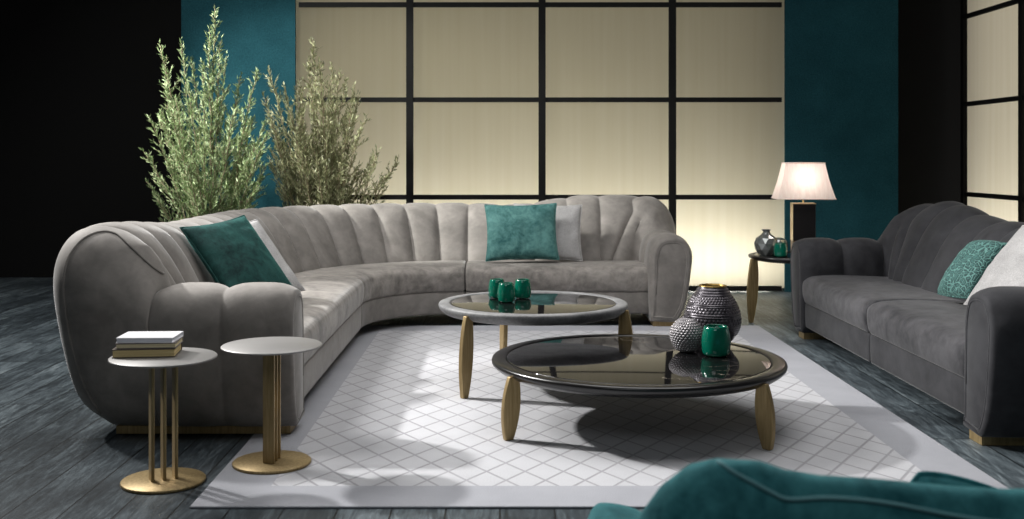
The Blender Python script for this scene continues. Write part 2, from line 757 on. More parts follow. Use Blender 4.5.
def seat_mesh(path, i, t0, t1, prof, N=24, ins=0.012, rnd_end=0.03):
    """A seat body swept along section i; prof is a closed (n, z) outline."""
    ts = [t0 + (t1 - t0) * k / N for k in range(N + 1)]
    L = None
    s = path.s[i]
    L = (Vector(s['p1']) - Vector(s['p0'])).length if s['k'] == 'line' else abs(s['a1'] - s['a0']) * max(0.5, s['R'] - 0.6)
    dt = rnd_end / L
    ts = [t0, t0 + dt * .3, t0 + dt] + [t for t in ts if t0 + dt * 1.5 < t < t1 - dt * 1.5] + [t1 - dt, t1 - dt * .3, t1]
    cn = sum(p[0] for p in prof) / len(prof)
    cz = sum(p[1] for p in prof) / len(prof)
    V, Fc = [], []
    nv = len(prof)
    for k, t in enumerate(ts):
        e = min(k, len(ts) - 1 - k)
        sh = ins if e == 0 else (ins * .3 if e == 1 else 0.0)
        for (n, z) in prof:
            l = math.hypot(n - cn, z - cz)
            nn = n - (math.copysign(sh, n - cn) if abs(n - cn) > .02 else 0)
            zz = z - (math.copysign(sh, z - cz) if abs(z - cz) > .02 else 0)
            p = path.pos(i, t, nn, trim=False)
            V.append(Vector((p.x, p.y, zz)))
    for k in range(len(ts) - 1):
        for v in range(nv):
            w = (v + 1) % nv
            Fc.append([k * nv + v, (k + 1) * nv + v, (k + 1) * nv + w, k * nv + w])
    Fc.append(list(range(nv)))
    Fc.append([(len(ts) - 1) * nv + v for v in range(nv)][::-1])
    return V, Fc


def plinth_mesh(path, i, t0, t1, z0, z1, n0=-.11, n1=.03):
    V = []
    for t in (t0, t1):
        for n in (n0, n1):
            p = path.pos(i, t, n, trim=False)
            V += [Vector((p.x, p.y, z0)), Vector((p.x, p.y, z1))]
    Fc = [[0, 2, 3, 1], [4, 5, 7, 6], [0, 1, 5, 4], [2, 6, 7, 3], [1, 3, 7, 5], [0, 4, 6, 2]]
    return V, Fc


def fix_normals(o):
    import bmesh
    bm = bmesh.new()
    bm.from_mesh(o.data)
    bmesh.ops.recalc_face_normals(bm, faces=bm.faces)
    bm.to_mesh(o.data)
    bm.free()


def seam_list(n):
    return [k / n for k in range(n + 1)]


def cushion_profile(D, zt=.455, zb=.262, back=-.20):
    f = -D
    return [(f + .012, zb), (f, zb + .015), (f - .012, zb + .07), (f - .01, zt - .05), (f + .012, zt - .018), (f + .045, zt - .002), (f + .10, zt + .006),
            (f + .25, zt + .012), (f + .42, zt + .006), (back - .04, zt - .002), (back, zt - .004), (back, zb)]


def base_profile(D, zb=.095, zt=.262, back=-.2):
    f = -D + .012
    return [(f + .012, zb), (f, zb + .012), (f - .002, zt - .012), (f + .012, zt), (back, zt), (back, zb)]


def smooth_profile(prof, sub=3):
    return catmull(prof[:-2], sub) + prof[-2:]


PANEL = [(.02, .12), (.085, .28), (.130, .48), (.152, .68), (.148, .82), (.108, .91), (.045, .953), (-.03, .945), (-.11, .890), (-.18, .820), (-.24, .755), (-.27, .72)]


def make_sofa(root, path, chans, wfun, zfun, arm_secs, back_secs, seats, mats, D, plinths, nscale=1.0, depth=0.028,
              lift=0.0, seat_z=(.455, .262), panels=(), crest_flat=.45):
    mv, ms, mp = mats
    a0, a1 = arm_secs
    for s, first in ((a0, True), (a1, False)):
        V, Fc, caps = shell_mesh(path, [s], chans, wfun, zfun, cap0=first, cap1=not first, nscale=nscale, depth=depth)
        o = obj('armrest', V, Fc, mv, root)
        fix_normals(o)
        mb = MB()
        loop = caps[0] if first else caps[1]
        mb.tube(loop[3:-1], 0.006, 6)
        mb.build('piping', mp, o)
    V, Fc, _ = shell_mesh(path, back_secs, chans, wfun, zfun, nscale=nscale, depth=depth, crest_flat=crest_flat)
    b = obj('backrest', V, Fc, mv, root)
    fix_normals(b)
    # piping on the flat outer side of each end panel, laid on the surface
    bv = BVHTree.FromPolygons(V, Fc)
    for (fn, direction) in panels:
        pts = []
        for (q, z) in catmull(PANEL, 6):
            o_ = fn(q, z * zfun(back_secs[2], 0.0) / .975)
            hit = bv.ray_cast(o_, direction)
            if hit[0] is not None and hit[3] < 1.42:
                pts.append(hit[0] + hit[1] * .001)
        if len(pts) > 3:
            mb = MB()
            mb.tube(pts, 0.007, 6)
            mb.build('piping', mp, b)
    zt, zb = seat_z
    for (i, t0, t1) in seats:
        V, Fc = seat_mesh(path, i, t0, t1, smooth_profile(base_profile(D, zt=zb)), ins=.004)
        o = obj('seat_base', V, Fc, mv, root)
        fix_normals(o)
        V, Fc = seat_mesh(path, i, t0, t1, smooth_profile(cushion_profile(D, zt, zb + .004)))
        o = obj('seat_cushion', V, Fc, ms, root)
        fix_normals(o)
    for (i, t0, t1) in plinths:
        V, Fc = plinth_mesh(path, i, t0, t1, lift, .048, n1=.05 if root is big else .02)
        o = obj('plinth', V, Fc, M['brass'], root, smooth=False)
        fix_normals(o)
        o['label'] = 'brass plinth under the arm'


# ---- the big curved sofa -------------------------------------------------
LX, LY0 = -1.83, 5.10                  # back line (x) and left arm line (y)
BX, BY, BR = -0.27, 7.65, 1.56         # centre and radius of the curve
RX, RYF = 1.285, 8.27                   # right arm line and its front
BYB = BY + BR                          # back line of the straight right module
SH = .44        # share of shoulder in the rise from arm to back


def rise(q, p=.95):
    """Height of the shoulder between the arm (0) and the back (1)."""
    return math.sin(PI / 2 * max(0.0, min(1.0, q * 1.12))) ** p


def fan(first):
    a_, b_ = (0.0, SH), (SH, 1.0)
    if first:
        return [(0, 1, 0.0, SH)], [(0, 1, SH, 1.0)]
    return [(0, 1, 1.0 - SH, 1.0)], [(0, 1, 0.0, 1.0 - SH)]


XA = -.962                               # front of the left arm
la = (LX + RC) - XA                      # length of the arm lines (negative: walking west)
ts = (-1.565 - XA) / la
lr = (BYB - RC) - RYF
tr_ = .12 / lr
secs = [
    dict(k='line', p0=(XA, LY0), p1=(LX + RC, LY0), c1=True, arm=True, tr=(0, ts)),
    dict(k='line', p0=(XA, LY0), p1=(LX + RC, LY0), c1=True, corner=True, tr=(ts, 1)),
    dict(k='arc', c=(LX + RC, LY0 + RC), R=RC, a0=-PI / 2, a1=-PI, corner=True),
    dict(k='line', p0=(LX, LY0 + RC), p1=(LX, BY), c0=True),
    dict(k='arc', c=(BX, BY), R=BR, a0=PI, a1=PI / 2),
    dict(k='line', p0=(BX, BYB), p1=(RX - RC, BYB), c1=True),
    dict(k='arc', c=(RX - RC, BYB - RC), R=RC, a0=PI / 2, a1=0.0, corner=True),
    dict(k='line', p0=(RX, BYB - RC), p1=(RX, RYF), c0=True, corner=True, tr=(0, tr_)),
    dict(k='line', p0=(RX, BYB - RC), p1=(RX, RYF), c0=True, arm=True, tr=(tr_, 1)),
]
path = Path(secs)
f1, f2 = fan(True)
g1, g2 = fan(False)
chans = {0: [0, .52, 1], 1: f1, 2: f2, 3: seam_list(9), 4: seam_list(9), 5: seam_list(5), 6: g2, 7: g1, 8: [0, .5, 1]}


def wfun_big(i, t):
    if i in (0, 8):
        return 0.0
    if i in (1, 2):
        return sstep((t * SH if i == 1 else lerp(SH, 1, t)) * 1.1)
    if i in (6, 7):
        return sstep((1 - t * (1 - SH) if i == 6 else SH * (1 - t)) * 1.1)
    return 1.0


def zfun_big(i, t):
    top = .975
    if i in (0, 8):
        return .700
    if i in (1, 2):
        return lerp(.700, top, rise(t * SH if i == 1 else lerp(SH, 1, t)))
    if i in (6, 7):
        return lerp(.700, top - .005, rise(1 - t * (1 - SH) if i == 6 else SH * (1 - t), 1.7))
    if i == 3:
        return lerp(top, .915, sstep(t * 2.0))
    if i == 4:
        return lerp(.915, .905, t)
    return lerp(.892, .975, sstep((t - .25) / .5)) + .01 * (1 - sstep(t / .3)) - .005 * sstep((t - .8) / .2)


big = thing('curved_sofa', 'large curved taupe grey velvet corner sofa with a channelled back, on the left', 'sofa', (0, 0, 0))
D = .86
L2 = BY - (LY0 + RC)
L4 = RX - RC - BX
make_sofa(big, path, chans, wfun_big, zfun_big, (0, 8), [1, 2, 3, 4, 5, 6, 7],
          [(3, (LY0 + .11 - (LY0 + RC)) / L2, .998), (4, .004, .996), (5, .002, (RX - .125 - BX) / L4)],
          (M['taupe'], M['taupe_seat'], M['taupe_pipe']), D,
          [(0, .03, 1.38), (8, .1, .985)], lift=.011, depth=.031,
          panels=[(lambda q, z: Vector((LX - q, LY0 - 1, z)), Vector((0, 1, 0)))])


# ---- straight sofas in a local frame (front at y = 0, facing -y) ------------
def straight(W, Dp, nch, arm_h=.705, top=.995, mid=.93, arm_ch=2, bump=.30, shl=.12, corner=None, rp=.95):
    h = W / 2
    ln = Dp - RC
    q = 1 - shl / ln
    secs = [
        dict(k='line', p0=(-h, 0), p1=(-h, ln), c1=True, arm=True, tr=(0, q)),
        dict(k='line', p0=(-h, 0), p1=(-h, ln), c1=True, corner=True, tr=(q, 1)),
        dict(k='arc', c=(-h + RC, Dp - RC), R=RC, a0=PI, a1=PI / 2, corner=True),
        dict(k='line', p0=(-h + RC, Dp), p1=(h - RC, Dp), c0=True, c1=True),
        dict(k='arc', c=(h - RC, Dp - RC), R=RC, a0=PI / 2, a1=0, corner=True),
        dict(k='line', p0=(h, ln), p1=(h, 0), c0=True, corner=True, tr=(0, 1 - q)),
        dict(k='line', p0=(h, ln), p1=(h, 0), c0=True, arm=True, tr=(1 - q, 1)),
    ]
    f1, f2 = fan(True)
    g1, g2 = fan(False)
    ch = {0: seam_list(arm_ch), 1: f1, 2: f2, 3: seam_list(nch), 4: g2, 5: g1, 6: seam_list(arm_ch)}

    def sq(i, t):
        return {1: t * SH, 2: lerp(SH, 1, t), 4: 1 - t * (1 - SH), 5: SH * (1 - t)}[i]

    def wf(i, t):
        if i in (0, 6):
            return 0.0
        if i == 3:
            return 1.0
        return sstep(sq(i, t) * 1.1)

    def zf(i, t):
        if i in (0, 6):
            return arm_h
        if i == 3:
            e = min(t, 1 - t)
            return lerp(top, mid, sstep((e - .04) / bump)) - (top - (corner or top)) * (1 - sstep(e / .10))
        return lerp(arm_h, corner or top, rise(sq(i, t), rp))
    return Path(secs), ch, wf, zf


W = 2.95
dk = thing('charcoal_sofa', 'dark charcoal velvet sofa with a fan-channelled back, on the right', 'sofa', (2.17, 6.375, 0), -PI / 2)
p_, c_, w_, z_ = straight(W, .86, 8, top=1.0, mid=.905, bump=.34, corner=.968, rp=1.2)
Ls = W - 2 * RC
e0 = (.125 - RC) / Ls
make_sofa(dk, p_, c_, w_, z_, (0, 6), [1, 2, 3, 4, 5], [(3, e0, .4985), (3, .5015, 1 - e0)],
          (M['charcoal'], M['charcoal_seat'], M['charcoal_pipe']), .86, [(0, .012, 1.0), (6, 0.0, .988)], lift=.001, depth=.030)

W3 = 1.75
tl = thing('teal_sofa', 'teal velvet sofa seen from behind in the foreground, only its top edge in view', 'sofa', (1.125, 2.46, 0), PI)
p3, c3, w3, z3 = straight(W3, .75, 3, arm_h=.52, top=.830, mid=.79, arm_ch=1, bump=.10, shl=.02, rp=3.2)
z3_ = z3


def z3(i, t):
    if i != 3:
        return z3_(i, t)
    e = min(t, 1 - t)
    return lerp(.830, .806, sstep(e / .055)) - .022 * sstep((e - .05) / .22)


TEAL_PANEL = [(px, py) for (px, py) in ((712, 463), (726, 470), (741, 478), (757, 486), (773, 494), (789, 500), (825, 499), (863, 501), (895, 505), (923, 510), (970, 518), (1030, 526))]

Ls = W3 - 2 * RC
e0 = (.125 - RC) / Ls
make_sofa(tl, p3, c3, w3, z3, (0, 6), [1, 2, 3, 4, 5], [(3, e0, 1 - e0)],
          (M['teal_velvet'], M['teal_velvet'], M['teal_pipe']), .75, [(0, .012, 1.0), (6, 0.0, .988)], lift=.001, nscale=.35, depth=.012, crest_flat=.9, seat_z=(.40, .22))


# the piping along the rear of the teal sofa's back
bk = [o for o in tl.children if o.name.startswith('backrest')][0]
MW = Matrix.Translation(tl.location) @ Matrix.Rotation(PI, 4, 'Z')
bv = BVHTree.FromPolygons([MW @ v.co for v in bk.data.vertices], [list(p.vertices) for p in bk.data.polygons])
pts = []
for (px, py) in catmull(TEAL_PANEL, 4):
    hit = bv.ray_cast(Vector(((px - 500) / F * 1.64, .3, HCAM - (py - 158) / F * 1.64)), Vector((0, 1, 0)))
    if hit[0] is not None:
        pts.append(MW.inverted() @ (hit[0] + hit[1] * .001))
if len(pts) > 3:
    mb = MB()
    mb.tube(pts, .004, 6)
    mb.build('piping', M['teal_pipe'], bk)


# ------------------------------------------------------------------ cushions
def sofa_bvh(root):
    Vs, Fs = [], []
    Mr = Matrix.Translation(root.location) @ Matrix.Rotation(root.rotation_euler.z, 4, 'Z')
    for ch in root.children:
        b0 = len(Vs)
        Vs += [Mr @ v.co for v in ch.data.vertices]
        Fs += [[i + b0 for i in p.vertices] for p in ch.data.polygons]
    return BVHTree.FromPolygons(Vs, Fs)


SOLID = {}


def settle(o, roots, direction, others=(), step=.006):
    """Slide a cushion along direction until it only just touches what it leans on."""
    d = Vector(direction).normalized()
    mw = o.matrix_world.copy()
    for r in roots:
        if r.name not in SOLID:
            SOLID[r.name] = sofa_bvh(r)
    trees = [SOLID[r.name] for r in roots]
    for q in others:
        trees.append(BVHTree.FromPolygons([q.matrix_world @ v.co for v in q.data.vertices], [list(p.vertices) for p in q.data.polygons]))
    fs = [list(p.vertices) for p in o.data.polygons]
    for k in range(60):
        m2 = Matrix.Translation(d * step * k) @ mw
        t = BVHTree.FromPolygons([m2 @ v.co for v in o.data.vertices], fs)
        if not any(t.overlap(x) for x in trees):
            m2 = Matrix.Translation(d * .011) @ m2
            o.matrix_world = m2
            return k
    print('SETTLE FAILED', o.name)
    return -1


def pillow(name, label, mat, centre, right, up, w, h, th, seed, group=None, wr=.010, rounded=0.0):
    right = Vector(right).normalized()
    up = Vector(up)
    up = (up - right * up.dot(right)).normalized()
    nrm = right.cross(up).normalized()
    N = 30
    V, Fc = [], []
    idx = {}
    rot = Matrix((right, up, nrm)).transposed()
    for side in (1, -1):
        for j in range(N + 1):
            for i in range(N + 1):
                edge = i in (0, N) or j in (0, N)
                if side == -1 and edge:
                    idx[(side, i, j)] = idx[(1, i, j)]
                    continue
                u, v = -1 + 2 * i / N, -1 + 2 * j / N
                pu = math.sin(u * PI / 2) * .35 + u * .65
                pv = math.sin(v * PI / 2) * .35 + v * .65
                x = w / 2 * pu * (1 - .07 * (1 - pv * pv))
                y = h / 2 * pv * (1 - .07 * (1 - pu * pu))
                x *= 1 - rounded * (pu * pv) ** 2
                y *= 1 - rounded * (pu * pv) ** 2
                q = max(0, (1 - pu * pu) * (1 - pv * pv))
                z = th / 2 * q ** .42
                nz = noise.noise(Vector((x * 9 + seed, y * 9, side * 3.0))) + .5 * noise.noise(Vector((x * 22 + seed, y * 22, side)))
                z += nz * wr * min(1, q * 3)
                V.append(Vector((x, y, side * z)))
                idx[(side, i, j)] = len(V) - 1
        for j in range(N):
            for i in range(N):
                f = [idx[(side, i, j)], idx[(side, i + 1, j)], idx[(side, i + 1, j + 1)], idx[(side, i, j + 1)]]
                Fc.append(f if side == 1 else f[::-1])
    o = obj(name, V, Fc, mat)
    o.matrix_world = Matrix.Translation(Vector(centre)) @ rot.to_4x4()
    tag(o, label, 'cushion', group)
    ring = [V[idx[(1, i, 0)]] for i in range(N)] + [V[idx[(1, N, j)]] for j in range(N)] + \
           [V[idx[(1, N - i, N)]] for i in range(N)] + [V[idx[(1, 0, N - j)]] for j in range(N)]
    mb = MB()
    mb.tube(ring, .005, 6, closed=True)
    mb.build('seam_piping', mat, o)
    return o


# left pair: facing right and towards the camera
def frame_pillow(TR, right, down, w, h):
    r = Vector(right).normalized()
    d = Vector(down)
    d = (d - r * d.dot(r)).normalized()
    return Vector(TR) - r * (w / 2) + d * (h / 2), r, -d


c, r, u = frame_pillow((-1.497, 6.60, .915), (.225, .40, .04), (.295, -.10, -.367), .50, .54)
pg = pillow('throw_pillow', 'pale grey cushion tucked behind the dark teal plush cushion', M['grey_fabric'], c, r, u, .50, .54, .13, 9)
settle(pg, [big], (.62, -.25, .45))
c, r, u = frame_pillow((-1.51, 6.32, .95), (.225, .40, .04), (.295, -.10, -.367), .50, .58)
pt = pillow('throw_pillow', 'dark teal plush cushion leaning on the left part of the curved sofa', M['teal_pillow'], c, r, u, .50, .58, .16, 3)
settle(pt, [big], (.5, -.55, .45), [pg])
# right pair: facing the camera
pg = pillow('throw_pillow', 'light grey cushion half hidden behind the sea green cushion', M['grey_fabric'],
            (.39, 8.815, .688), (1, 0, -.02), (0, .38, .92), .56, .48, .12, 31)
settle(pg, [big], (0, -.8, .30))
ps = pillow('throw_pillow', 'sea green plush cushion standing on the right part of the curved sofa', M['sea_pillow'],
            (.172, 8.74, .690), (1, .02, .02), (0.0, .36, .93), .58, .47, .16, 21)
settle(ps, [big], (0, -.9, .16), [pg])
# charcoal sofa
pg = pillow('throw_pillow', 'pale grey cushion at the near end of the charcoal sofa', M['grey_fabric'],
            (2.775, 5.64, .70), (.06, -1, .0), (.60, .05, .78), .52, .54, .14, 51)
settle(pg, [dk], (-1, 0, .25))
pl = pillow('throw_pillow', 'teal leopard-spotted cushion leaning back on the charcoal sofa', M['leopard'],
            (2.775, 6.15, .645), (.14, -1, .05), (.60, .10, .76), .37, .42, .17, 41, rounded=.10)
settle(pl, [dk], (-.8, .15, .2), [pg])
# foreground
pf = pillow('throw_pillow', 'teal cushion peeping over the back of the foreground teal sofa', M['teal_velvet'],
            (.875, 2.085, .566), (1, .05, -.30), (.30, -.15, .95), .25, .25, .11, 61, rounded=.18)
settle(pf, [tl], (.0, 1, .0))


# ------------------------------------------------------------- coffee tables
def lens_leg(top, foot, tang, wt, wm, wb, th):
    """A flat boat-shaped leg from foot to top; tang is the direction of its width."""
    top, foot = Vector(top), Vector(foot)
    tang = Vector(tang).normalized()
    ax = (top - foot).normalized()
    rad = tang.cross(ax).normalized()
    N = 16
    V, Fc = [], []
    for k in range(N + 1):
        t = k / N
        e = lerp(wb, wt, t)
        w = e + (wm - lerp(wb, wt, .5)) * (1 - (2 * t - 1) ** 2) if True else e
        p = foot.lerp(top, t)
        for (a, b) in ((-1, -1), (1, -1), (1, 1), (-1, 1)):
            V.append(p + tang * (a * w / 2) + rad * (b * th / 2))
    for k in range(N):
        for a in range(4):
            b = (a + 1) % 4
            Fc.append([k * 4 + a, k * 4 + b, k * 4 + 4 + b, k * 4 + 4 + a])
    Fc.append([3, 2, 1, 0])
    Fc.append([N * 4 + a for a in range(4)])
    return V, Fc


def coffee_table(name, label, loc, R, h, angles, rim_mat, top_mat, ring_w, thick, base_z, legdims, legtop_mat=None):
    t = thing(name, label, 'coffee table', loc)
    mb = MB()
    rin = R - ring_w
    prof = [(0, h - .012), (rin - .01, h - .012)]
    mb.lathe([(rin, h - .016), (rin + .003, h - .002), (rin + .008, h), (R - .012, h), (R - .003, h - .004), (R, h - .012), (R - .002, h - .024),
              (R - .012, h - thick * .55), (R - .035, h - thick * .8), (R - .08, h - thick * .96), (R - .16, h - thick), (0, h - thick)], 128)
    # close the bed below the top
    mb.lathe([(0, h - .02), (rin, h - .016)], 128, close_ends=False)
    rim = mb.build('table_rim', rim_mat, t)
    fix_normals(rim)
    mb = MB()
    mb.lathe([(rin - .004, h - .016), (rin - .003, h - .004), (rin - .006, h - .002), (rin - .010, h - .0015), (0, h - .0015)], 128)
    top = mb.build('tabletop', top_mat, t)
    fix_normals(top)
    wt, wm, wb, th = legdims
    for a in angles:
        a = math.radians(a)
        d = Vector((math.cos(a), math.sin(a), 0))
        tg = d                         # the legs are fins standing radially
        pt = d * (R - .014) + Vector((0, 0, h - .026))
        pf = d * (R + .012) + Vector((0, 0, base_z - loc[2] + .001))
        V, Fc = lens_leg(pt, pf, tg, wt, wm, wb, th)
        o = obj('leg', V, Fc, M['brass'], t, smooth=False)
        fix_normals(o)
        bevel(o, .004, 2)
        o.data.polygons.foreach_set('use_smooth', [True] * len(o.data.polygons))
        weighted(o)
        m2 = MB()
        m2.lathe([(0.0, 0), (.012, 0), (.012, .010), (0, .010)], 16, (pf.x, pf.y, base_z - loc[2]))
        m2.build('glide', M['dark_foot'], o)
    return t


RUGZ = .010
coffee_table('coffee_table', 'low wide round coffee table with glossy black marble top and black rim', (.672, 5.29, RUGZ), .713, .315,
             (209, 315, 82), M['smoked_rim'], M['marble'], .07, .064, RUGZ, (.048, .088, .040, .028))
coffee_table('coffee_table', 'taller round coffee table with grey rim and black inset top, behind the low one', (.19, 6.20, RUGZ), .542, .465,
             (226.5, 343, 108), M['grey_rim'], M['marble'], .066, .070, RUGZ, (.046, .086, .038, .028))
end_t = coffee_table('end_table', 'small round black marble end table with tapered bronze legs beside the charcoal sofa', (2.33, 8.60, 0), .345, .53,
                     (192, 310, 72), M['smoked_rim'], M['marble'], .04, .05, 0.0, (.050, .086, .026, .030))
end_t['category'] = 'side table'


# -------------------------------------------------------- two brass side tables
def side_table(label, loc, R, h, rb, ang, size, spacing, base_z):
    t = thing('side_table', label, 'side table', loc)
    mb = MB()
    mb.lathe([(0, h - .010), (R - .006, h - .010), (R, h - .007), (R, h - .003), (R - .004, h), (0, h)], 96)
    o = mb.build('tabletop', M['pewter_top'], t)
    fix_normals(o)
    mb = MB()
    mb.lathe([(0, 0), (rb - .003, 0), (rb, .003), (rb, .010), (rb - .003, .013), (0, .013)], 96)
    o = mb.build('base', M['brass'], t)
    fix_normals(o)
    a = math.radians(ang)
    row = Vector((math.cos(a), math.sin(a), 0))
    fl = Vector((-row.y, row.x, 0))
    for k in (-1, 0, 1):
        c = row * (spacing * k)
        V = []
        for z in (.012, h - .009):
            for (p, q) in ((-1, -1), (1, -1), (1, 1), (-1, 1)):
                v = c + row * (p * size[0] / 2) + fl * (q * size[1] / 2)
                V.append((v.x, v.y, z))
        Fc = [[3, 2, 1, 0], [4, 5, 6, 7], [0, 1, 5, 4], [1, 2, 6, 5], [2, 3, 7, 6], [3, 0, 4, 7]]
        o = obj('column', V, Fc, M['brass'], t, smooth=False)
        bevel(o, .003, 2)
    return t


side_table('round pewter-topped side table with three slim brass columns, books on it', (-1.35, 4.332, 0), .210, .505, .165, 30, (.013, .052), .046, 0)
side_table('round pewter-topped side table with brass fins standing on the rug corner, nothing on it', (-.963, 4.56, RUGZ), .210, .502, .164, 84, (.013, .050), .040, RUGZ)


# ----------------------------------------------------------------------- books
def book(label, c, w, d, h, rot, cover, pages, z):
    t = thing('book', label, 'book', (c[0], c[1], z), rot, 'books stacked on the side table')
    mb = MB()
    ct = .0035
    mb.box(-w / 2, w / 2, -d / 2, d / 2, 0, ct)
    mb.box(-w / 2, w / 2, -d / 2, d / 2, h - ct, h)
    mb.box(-w / 2, w / 2, d / 2 - ct, d / 2, ct, h - ct)      # the spine is at the back
    o = mb.build('cover', cover, t, smooth=False)
    bevel(o, .001, 1)
    mb = MB()
    mb.box(-w / 2 + .004, w / 2 - .004, -d / 2 + .003, d / 2 - ct, ct, h - ct)
    mb.build('pages', pages, t, smooth=False)
    return t


zt = .505
book('thick cream-paged book with dark cover, bottom of the stack', (-1.428, 4.377), .245, .165, .034, .12, M['book_brown'], M['pages_cream'], zt + .0005)
book('ivory-paged book with grey cover, middle of the stack', (-1.420, 4.382), .235, .16, .022, .10, M['book_grey'], M['pages_ivory'], zt + .035)
book('glossy white book lying on top of the stack', (-1.420, 4.385), .226, .165, .021, .04, M['book_white'], M['pages_white'], zt + .0575)


# ------------------------------------------------------------ vases and glasses
def cup(name, label, loc, R, h, group=None, cat='glass', belly=.06, waist=False):
    t = thing(name, label, cat, loc, 0, group)
    mb = MB()
    out = []
    n = 14
    for k in range(n + 1):
        q = k / n
        r = R * (0.84 + .16 * math.sin(PI * min(1, q * .9 + .08)) - .05 * q)
        if q < .12:
            r *= .80 + .20 * math.sqrt(1 - (1 - q / .12) ** 2)
        if waist:
            r *= 1 + .012 * math.sin(q * 30)
        out.append((r, h * q))
    top = out[-1][0]
    prof = [(0, 0)] + out + [(top - .003, h + .002), (top - .007, h), (top - .009, h * .9), (R * .78, h * .45), (R * .72, h * .24), (0, h * .2)]
    mb.lathe(prof, 48)
    o = mb.build('glass_body', M['emerald'], t)
    fix_normals(o)
    mb = MB()
    mb.tube([((top - .004) * math.cos(a * 2 * PI / 40), (top - .004) * math.sin(a * 2 * PI / 40), h) for a in range(40)], .0042, 8, closed=True)
    mb.build('rim', M['emerald_in'], t)
    return t


BT = RUGZ + .465
for (x, y, lab) in ((-.018, 6.38, 'left'), (.036, 6.19, 'front'), (.134, 6.37, 'right')):
    words = {'left': 'emerald green glass tumbler on the grey-rimmed table, left one of three',
             'front': 'emerald green glass tumbler on the grey-rimmed table, nearest of three',
             'right': 'emerald green glass tumbler on the grey-rimmed table, right one of three'}[lab]
    cup('glass_tumbler', words, (x, y, BT + .0005), .052, .106, 'green tumblers on the grey-rimmed table', waist=True)
FT = RUGZ + .315
cup('glass_tumbler', 'large emerald glass tumbler in front of the studded vases', (1.066, 5.33, FT + .0005), .073, .142)
cup('glass_tumbler', 'small dark green glass tumbler on the end table', (2.185, 8.41, .5305), .055, .105)


def studded_vase(label, loc, prof, bands, mat=None, n=150, rings=150, neck_gold=True, stud=.0035, nstud=44):
    t = thing('studded_vase', label, 'vase', loc)
    H = prof[-1][1]
    pts = catmull(prof, 12)
    # resample evenly in arc length
    acc = [0]
    for a, b in zip(pts, pts[1:]):
        acc.append(acc[-1] + math.hypot(b[0] - a[0], b[1] - a[1]))
    out = []
    j = 0
    for k in range(rings + 1):
        s = acc[-1] * k / rings
        while j < len(acc) - 2 and acc[j + 1] < s:
            j += 1
        f = (s - acc[j]) / max(1e-9, acc[j + 1] - acc[j])
        out.append((lerp(pts[j][0], pts[j + 1][0], f), lerp(pts[j][1], pts[j + 1][1], f)))

    def rf(r, z, a):
        q = z / H
        for (q0, q1, kind, rows) in bands:
            if q0 <= q < q1:
                u = (q - q0) / (q1 - q0) * rows
                row = int(u)
                fz = math.sin(PI * (u - row))
                if kind == 'stud':
                    fa = math.sin(a * nstud / 2 + (row % 2) * PI / 2)
                    return r + stud * fz * max(0, abs(fa) - .25) * 1.5
                return r + stud * 1.1 * fz ** 1.5
        return r
    mb = MB()
    mb.lathe(out, n * 2, rfun=rf, close_ends=False)
    mb.add([(0, 0, 0.001)], [])
    body = mb.build('body', mat or M['pewter'], t)
    top = prof[-1][0]
    mb = MB()
    mb.lathe([(top + .002, H - .002), (top + .003, H + .002), (top - .002, H + .004), (top - .007, H), (top - .004, H - .02), (top + .02, H - .07), (0, H - .10)], 48, close_ends=False)
    mb.build('lining', M['gold_in'] if neck_gold else M['pewter'], t)
    return t


big_prof = [(.080, 0), (.110, .032), (.138, .08), (.146, .125), (.141, .17), (.119, .225), (.092, .265), (.077, .29), (.071, .304)]
studded_vase('large bulbous dark pewter vase with studded bands and a gold mouth', (1.116, 5.67, FT + .0005), big_prof,
             [(.16, .36, 'ring', 5), (.36, .48, 'stud', 2), (.48, .56, 'ring', 2), (.56, .66, 'stud', 2), (.66, .72, 'ring', 2), (.72, .84, 'stud', 3), (.84, .97, 'ring', 3)])
sm_prof = [(.036, 0), (.052, .012), (.074, .05), (.082, .085), (.074, .12), (.052, .15), (.03, .167), (.020, .174)]
studded_vase('small pewter vase studded all over, beside the large vase', (.940, 5.44, FT + .0005), sm_prof, [(.05, .97, 'stud', 13)], M['silver_studs'], n=120, rings=140,
             neck_gold=False, stud=.0055, nstud=28)


def facet_vase(label, loc, s, neck=True):
    t = thing('faceted_vase', label, 'vase', loc)
    rings = [(.040, 0), (.062, .03), (.068, .065), (.055, .095), (.028, .115), (.018, .128), (.024, .140)] if neck else \
            [(.035, 0), (.060, .03), (.066, .06), (.050, .09), (.026, .10)]
    n = 10
    V, Fc = [], []
    for j, (r, z) in enumerate(rings):
        for i in range(n):
            a = 2 * PI * (i + .5 * (j % 2)) / n
            V.append((r * s * math.cos(a), r * s * math.sin(a), z * s))
    for j in range(len(rings) - 1):
        for i in range(n):
            k = (i + 1) % n
            a, b, c, d = j * n + i, j * n + k, (j + 1) * n + i, (j + 1) * n + k
            if j % 2 == 0:
                Fc += [[a, b, c], [b, d, c]]
            else:
                Fc += [[a, b, d], [a, d, c]]
    Fc.append(list(range(n))[::-1])
    obj('body', V, Fc, M['smoke_glass'], t, smooth=False)
    if neck:
        mb = MB()
        rr = rings[-1][0] * s
        mb.tube([(rr * math.cos(a * 2 * PI / 24), rr * math.sin(a * 2 * PI / 24), rings[-1][1] * s) for a in range(24)], .003, 6, closed=True)
        mb.build('mouth_rim', M['pewter'], t)
    return t


facet_vase('faceted smoky silver glass vase with narrow neck on the end table', (2.115, 8.58, .5305), 1.42)
facet_vase('squat faceted silver glass vase beside the lamp column', (2.245, 8.72, .5305), 1.25, neck=False)

